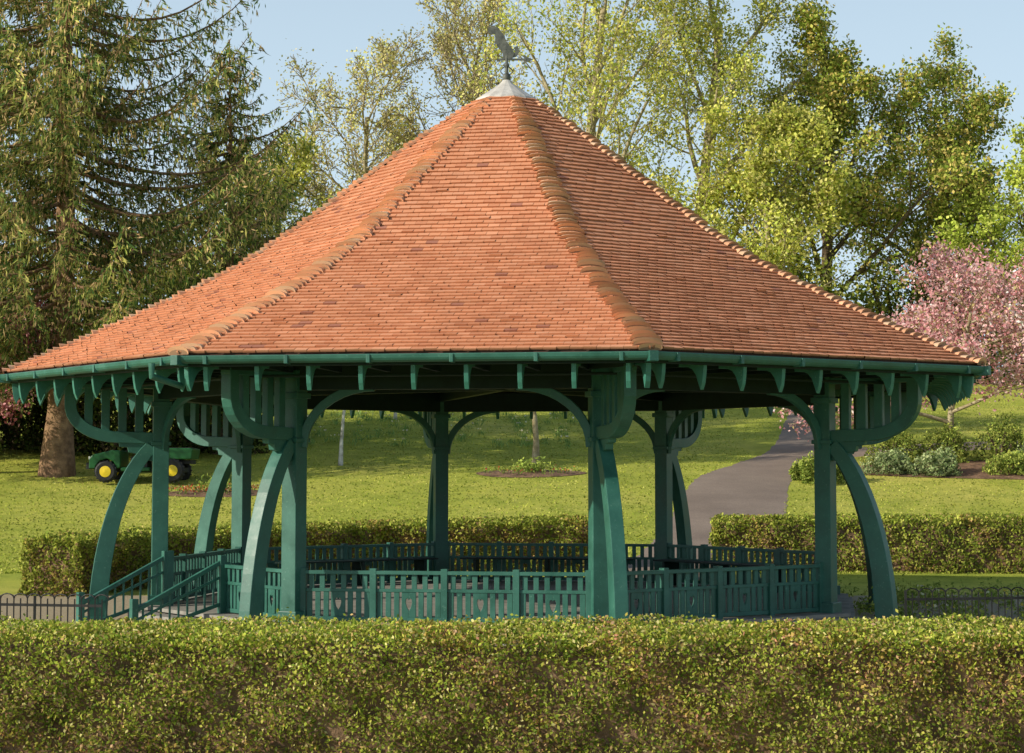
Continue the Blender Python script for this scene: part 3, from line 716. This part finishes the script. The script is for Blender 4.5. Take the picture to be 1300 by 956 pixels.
# ------------------------------------------------------------------ utility vehicle
def vehicle():
    E=empty('utility_vehicle',(-11.25,Y(59.6),H(-11.25,59.6)+.0))
    VG=plain('vehicle_green',(.015,.09,.025),.35);VB=plain('vehicle_black',(.02,.02,.02),.6);VY=plain('vehicle_yellow',(.75,.55,.03),.4)
    ax=(1,0,0);zv=(0,0,1);yv=(0,1,0)
    mb=MB()
    prism(mb,[(-1.55,.42),(-1.55,.72),(-1.45,.84),(-.85,.98),(-.62,.96),(-.60,.45),(-.72,.42),(-.80,.62),(-1.0,.72),(-1.22,.66),(-1.34,.5),(-1.36,.42)],(0,0,0),ax,zv,yv,1.36)
    prism(mb,[(.25,.70),(1.55,.70),(1.60,1.02),(1.52,1.04),(.28,1.04),(.22,.98)],(0,0,0),ax,zv,yv,1.42)
    prism(mb,[(-.60,.34),(.28,.34),(.28,.46),(-.60,.46)],(0,0,0),ax,zv,yv,1.30)
    mb.build('body',[VG],E,.03)
    mb=MB()
    box(mb,(.9,0,1.045),(1.2,1.26,.02));prism(mb,[(-.30,.46),(.2,.46),(.2,.78),(.16,1.22),(.06,1.24),(.04,.80),(-.30,.78)],(0,0,0),ax,zv,yv,1.2)
    box(mb,(.0,0,.38),(2.6,.7,.14));box(mb,(-1.60,0,.50),(.10,1.2,.20));box(mb,(.9,0,.62),(1.2,1.0,.12))
    tube(mb,[(-.62,.3,.95),(-.42,.3,1.12)],.02,6);tube(mb,[(-.42+.08*math.sin(t)*.6,.3+.18*math.cos(t),1.12+.14*math.sin(t)) for t in np.linspace(0,6.28,13)],.018,6)
    for s in (-.6,.6): tube(mb,[(.24,s,.7),(.24,s,1.3)],.022,6)
    tube(mb,[(.24,-.6,1.3),(.24,.6,1.3)],.022,6)
    mb.build('chassis_and_seat',[VB],E,.012)
    mb=MB()
    for s in(-.45,.45): box(mb,(-1.56,s,.74),(.05,.22,.10))
    mb.build('headlamps',[plain('lamp_glass',(.6,.6,.55),.2)],E,.01)
    mb=MB()
    for wx,r in ((-1.04,.33),(.98,.36)):
        for s in (-.62,.62):
            c=(wx,s,r)
            prof=[(.12,-.12),(r-.06,-.13),(r-.015,-.10),(r,-.06),(r,.06),(r-.015,.10),(r-.06,.13),(.12,.12)]
            V=[];ns=24;k=len(prof)
            for j in range(ns):
                a=6.2832*j/ns
                for rr,w in prof: V.append((c[0]+rr*math.cos(a),c[1]+w,c[2]+rr*math.sin(a)))
            mb.add(V,[(j*k+i,((j+1)%ns)*k+i,((j+1)%ns)*k+(i+1)%k,j*k+(i+1)%k) for j in range(ns) for i in range(k)],0)
            for j in range(18):
                a=6.2832*j/18;obox(mb,(c[0]+r*math.cos(a),c[1],c[2]+r*math.sin(a)),(math.cos(a),0,math.sin(a)),(0,1,0),(-math.sin(a),0,math.cos(a)),.015,.10,.02)
            for w,rr in ((-.135,.17),(.135,.17)):
                V=[(c[0]+rr*math.cos(6.2832*j/20),c[1]+w,c[2]+rr*math.sin(6.2832*j/20)) for j in range(20)]+[(c[0],c[1]+w*1.15,c[2])]
                mb.add(V,[(j,(j+1)%20,20) for j in range(20)],1)
    mb.build('wheels',[VB,VY],E)
vehicle()
# ------------------------------------------------------------------ light, sky, camera
AZ=math.radians(-66);EL=math.radians(25)
S=Vector((math.sin(AZ)*math.cos(EL),-math.cos(AZ)*math.cos(EL),math.sin(EL)))
ld=bpy.data.lights.new('sun','SUN');ld.energy=5.0;ld.angle=math.radians(.5);ld.color=(1,.92,.76)
lo=bpy.data.objects.new('sun',ld);sc.collection.objects.link(lo);lo.rotation_euler=S.to_track_quat('Z','Y').to_euler();lo.location=(-30,-40,40)
w=bpy.data.worlds.new('World');sc.world=w;w.use_nodes=True;nt=w.node_tree
bg=nt.nodes['Background'];sk=nt.nodes.new('ShaderNodeTexSky');sk.sky_type='NISHITA';sk.sun_disc=False
sk.sun_elevation=EL;sk.sun_rotation=math.atan2(S.x,S.y)%(2*math.pi);sk.air_density=1.0;sk.dust_density=1.2;sk.ozone_density=1.0
# low-level haze: the sky is paler towards the horizon, clearer overhead
tc=nt.nodes.new('ShaderNodeTexCoord');sp=nt.nodes.new('ShaderNodeSeparateXYZ');nt.links.new(tc.outputs['Generated'],sp.inputs[0])
mr=nt.nodes.new('ShaderNodeMapRange');mr.inputs['From Min'].default_value=.10;mr.inputs['From Max'].default_value=.55
mr.inputs['To Min'].default_value=.95;mr.inputs['To Max'].default_value=.05;nt.links.new(sp.outputs['Z'],mr.inputs['Value'])
hz=nt.nodes.new('ShaderNodeMix');hz.data_type='RGBA';nt.links.new(mr.outputs[0],hz.inputs[0])
nt.links.new(sk.outputs[0],hz.inputs[6]);hz.inputs[7].default_value=(5.0,6.3,7.3,1)
nt.links.new(hz.outputs[2],bg.inputs[0]);bg.inputs[1].default_value=.13
cd=bpy.data.cameras.new('camera');cam=bpy.data.objects.new('camera',cd);sc.collection.objects.link(cam);sc.camera=cam
cam.location=(0,CY,2.10);cd.sensor_width=36;cd.lens=68.35;cd.clip_end=6000;cd.clip_start=.5
cam.rotation_euler=(math.radians(90+3.80),0,0);cd.shift_y=-.0345
sc.view_settings.view_transform='Standard';sc.view_settings.look='None';sc.view_settings.exposure=0
